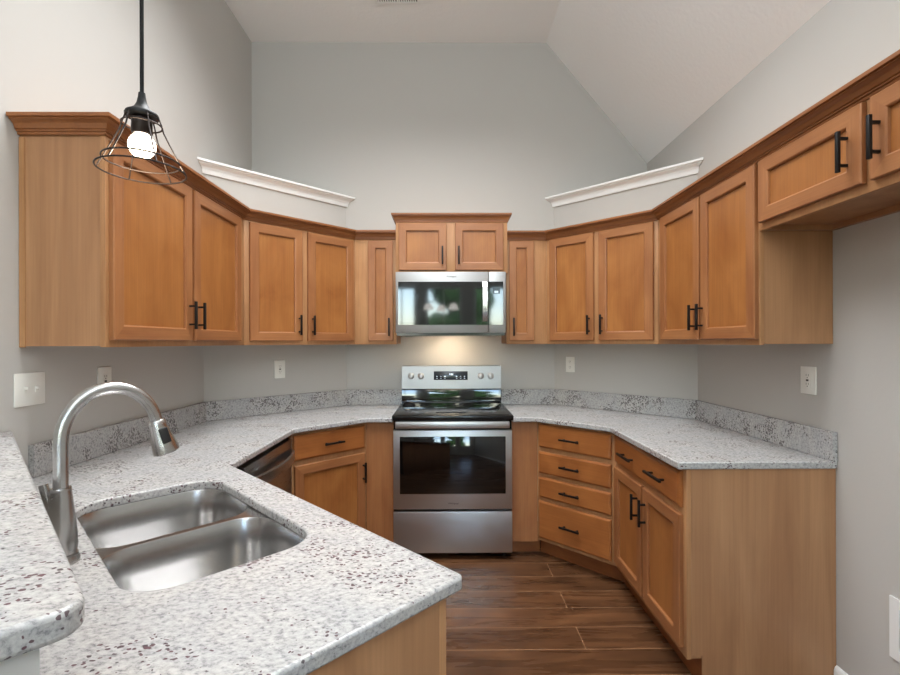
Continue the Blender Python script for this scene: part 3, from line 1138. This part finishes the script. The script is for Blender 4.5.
# ------------------------------------------------------------------ pendant lamp
px, py = -.644, 1.0
pl = empty('pendant_lamp', (px, py, 1.765), 0, 'black pendant lamp with open wire cage and glowing bulb, hanging at upper left', 'lamp')
pm = Matrix.Translation((0, 0, -1.765))
obj('cord', tube(bmesh.new(), [(0, 0, 1.928), (0, 0, 2.6), (0, 0, ZC - .025)], .0040, 10), M['cord'], pl, pm)
obj('canopy', lathe(bmesh.new(), [(.012, ZC - .028), (.045, ZC - .02), (.058, ZC - .001)], 24), M['darkwire'], pl, pm)
obj('cap', lathe(bmesh.new(), [(.0065, 1.930), (.0075, 1.920), (.010, 1.908), (.015, 1.898), (.023, 1.891), (.030, 1.887), (.032, 1.883), (.031, 1.878), (.028, 1.877)], 28), M['black'], pl, pm)
obj('socket', lathe(bmesh.new(), [(.019, 1.8765), (.020, 1.846), (.017, 1.842)], 20), M['darkwire'], pl, pm)
def circ(r_, z, n=40):
    return [(r_ * math.cos(2 * math.pi * i / n), r_ * math.sin(2 * math.pi * i / n), z) for i in range(n)]
cage_prof = [(.031, 1.880), (.036, 1.866), (.040, 1.850), (.050, 1.828), (.071, 1.785), (.082, 1.765)]
for r_, z in ((.082, 1.765), (.071, 1.785), (.037, 1.862)):
    obj('cage_ring', tube(bmesh.new(), circ(r_, z), .0018, 8, True), M['darkwire'], pl, pm)
for k in range(6):
    a = math.pi / 3 * k + .35
    obj('cage_wire', tube(bmesh.new(), [(r_ * math.cos(a), r_ * math.sin(a), z) for r_, z in cage_prof], .0016, 8), M['darkwire'], pl, pm)
bp_ = [(.014, 1.8418), (.016, 1.838)]
for i in range(0, 10):
    a = R(58) - R(148) * i / 9
    bp_.append((max(.026 * math.cos(a), .0005), 1.818 + .026 * math.sin(a)))
obj('bulb', lathe(bmesh.new(), bp_, 24), M['bulb'], pl, pm)
pt = bpy.data.lights.new('bulb_light', 'POINT')
pt.energy, pt.color, pt.shadow_soft_size = 2.5, (1, .80, .56), .03
po = bpy.data.objects.new('bulb_light', pt)
po.location = (px, py, 1.775)
COL.objects.link(po)

# ------------------------------------------------------------------ wall plates
def plate(name, loc, rz, label, cat, wdt, hgt, kind, group=None):
    o = empty(name, loc, rz, label, cat, group)
    obj('cover_plate', B(-wdt / 2, wdt / 2, -.0065, -.0005, -hgt / 2, hgt / 2, bev=.002), M['plastic'], o)
    if kind == 'switch':
        for x in (-.023, .023):
            bm = bmesh.new()
            box(bm, x - .005, x + .005, -.008, -.0066, -.012, .012)
            s = obj('toggle_switch', bm, M['plastic'], o)
            bm = bmesh.new()
            box(bm, x - .0045, x + .0045, -.019, -.0082, .000, .009, .001)
            obj('toggle', bm, M['plastic'], s)
    elif kind == 'duplex':
        for z in (-.021, .021):
            r_ = obj('receptacle', B(-.016, .016, -.0085, -.0066, z - .014, z + .014, bev=.0008), M['plastic'], o)
            bm = bmesh.new()
            for x in (-.006, .006):
                box(bm, x - .001, x + .001, -.0089, -.0086, z - .001, z + .008)
            box(bm, -.002, .002, -.0089, -.0086, z - .009, z - .005)
            obj('slots', bm, M['slot'], r_)
    else:
        r_ = obj('receptacle', B(-.0165, .0165, -.0085, -.0066, -.034, .034, bev=.0008), M['plastic'], o)
        bm = bmesh.new()
        for z in (-.019, .019):
            for x in (-.006, .006):
                box(bm, x - .001, x + .001, -.0089, -.0086, z - .001, z + .008)
            box(bm, -.002, .002, -.0089, -.0086, z - .009, z - .005)
        box(bm, -.007, .007, -.0089, -.0086, -.004, .004)
        obj('slots', bm, M['slot'], r_)
    return o
plate('light_switch', (XL, 1.705, 1.234), R(90), 'white double toggle switch plate on left wall above the bar', 'light switch', .124, .118, 'switch')
GO = 'white wall outlets'
plate('wall_outlet', (XL, 2.075, 1.232), R(90), 'white wall outlet on left wall behind the gooseneck faucet', 'outlet', .080, .125, 'decora', GO)
def onwall(left, t, z):
    if left:
        return (XL + S - Q * t, YB - Q * t, z)
    return (XR - S + Q * t, YB - Q * t, z)
plate('wall_outlet', onwall(True, .544, 1.215), R(45), 'white wall outlet on the diagonal left corner wall', 'outlet', .078, .125, 'decora', GO)
plate('wall_outlet', onwall(False, .141, 1.228), R(-45), 'white wall outlet on the diagonal right corner wall, near the range', 'outlet', .074, .116, 'duplex', GO)
plate('wall_outlet', (XR, 2.024, 1.230), R(-90), 'white wall outlet on right wall above the worktop end', 'outlet', .085, .120, 'decora', GO)

# fridge water box, low on the right wall
wb = empty('water_box', (XR, 1.652, .389), R(-90), 'white framed recessed utility box low on right wall', 'utility box')
bm = bmesh.new()
for q_ in ((0, .26, .075, .108), (0, .26, -.108, -.075), (0, .036, -.075, .075), (.224, .26, -.075, .075)):
    box(bm, q_[0], q_[1], -.006, -.0005, q_[2], q_[3])
obj('frame', bm, M['white'], wb)
obj('back_plate', B(.0365, .2235, -.003, -.0005, -.0745, .0745), M['recess'], wb)
bm = tube(bmesh.new(), [(.12, -.0035, .0), (.12, -.02, .0), (.12, -.03, -.008)], .008, 12)
obj('valve', bm, M['steel'], wb)

# ceiling vent
vn = empty('ceiling_vent', (-.325, 3.15, ZC), 0, 'white slatted air vent in the flat ceiling', 'vent')
bm = bmesh.new()
vw, vh = .155, .085
for q_ in ((-vw, vw, vh - .02, vh), (-vw, vw, -vh, -vh + .02), (-vw, -vw + .02, -vh + .02, vh - .02), (vw - .02, vw, -vh + .02, vh - .02),
           (-.006, .006, -vh + .02, vh - .02)):
    box(bm, q_[0], q_[1], q_[2], q_[3], -.008, -.0005)
obj('frame', bm, M['white'], vn)
obj('backing', B(-vw + .02, vw - .02, -vh + .02, vh - .02, -.002, -.0005), M['slot'], vn)
for x0 in (-vw + .0225, .0085):
    for i in range(8):
        x = x0 + i * .0155
        bm = bmesh.new()
        loft(bm, [[(x, y, -.0075), (x + .009, y, -.0025), (x + .010, y, -.0025), (x + .001, y, -.0078)] for y in (-vh + .021, vh - .021)], True, True)
        obj('slat', bm, M['white'], vn)

# ------------------------------------------------------------------ what the appliance fronts mirror: the room and garden behind the camera
ch = empty('chandelier', (-.08, -1.5, 1.95), 0, 'dark chandelier with three frosted shades in the room behind the camera', 'chandelier')
obj('stem', tube(bmesh.new(), [(0, 0, .35), (0, 0, 1.0), (0, 0, ZC - 1.95 - .03)], .008, 10), M['darkwire'], ch)
obj('canopy', lathe(bmesh.new(), [(.02, ZC - 1.95 - .035), (.06, ZC - 1.95 - .001)], 20), M['darkwire'], ch)
for k in range(3):
    a = 2 * math.pi * k / 3 + .5
    ca, sa = math.cos(a), math.sin(a)
    ar = obj('arm', tube(bmesh.new(), [(0, 0, .35), (.07 * ca, .07 * sa, .30), (.16 * ca, .16 * sa, .12), (.24 * ca, .24 * sa, .14), (.24 * ca, .24 * sa, .10)], .008, 10), M['darkwire'], ch)
    obj('shade', lathe(bmesh.new(), [(.03, .098), (.06, .07), (.085, .0), (.08, -.005)], 20, (.24 * ca, .24 * sa)), M['frost'], ar)
lawn = struct('lawn', B(-14, 14, -22, YREAR - .35, -.4, -.3), M['grass'])
GT = 'garden trees'
for i, (x, y, h, lab) in enumerate(((-3.6, -9, 4.6, 'leafy green tree outside the left rear window'), (.3, -12.5, 5.2, 'leafy green tree outside the middle rear window'),
                                    (4.0, -9.4, 4.4, 'leafy green tree outside the right rear window'))):
    t = empty('garden_tree', (x, y, -.3), 0, lab, 'tree', GT)
    obj('trunk', tube(bmesh.new(), [(0, 0, .0005), (.03, 0, 1.0), (0, .04, 2.2)], [.16, .12, .08], 10), M['bark'], t)
    bm = bmesh.new()
    rnd = random.Random(i)
    for k in range(14):
        mt = Matrix.Translation((rnd.uniform(-1.1, 1.1), rnd.uniform(-.9, .9), rnd.uniform(1.3, h))) @ Matrix.Scale(rnd.uniform(.5, .95), 4)
        bmesh.ops.create_icosphere(bm, subdivisions=2, radius=1, matrix=mt)
    for v in bm.verts:
        v.co += Vector((rnd.uniform(-.1, .1), rnd.uniform(-.1, .1), rnd.uniform(-.1, .1)))
    obj('foliage', bm, M['leaf'], t, smooth=0)
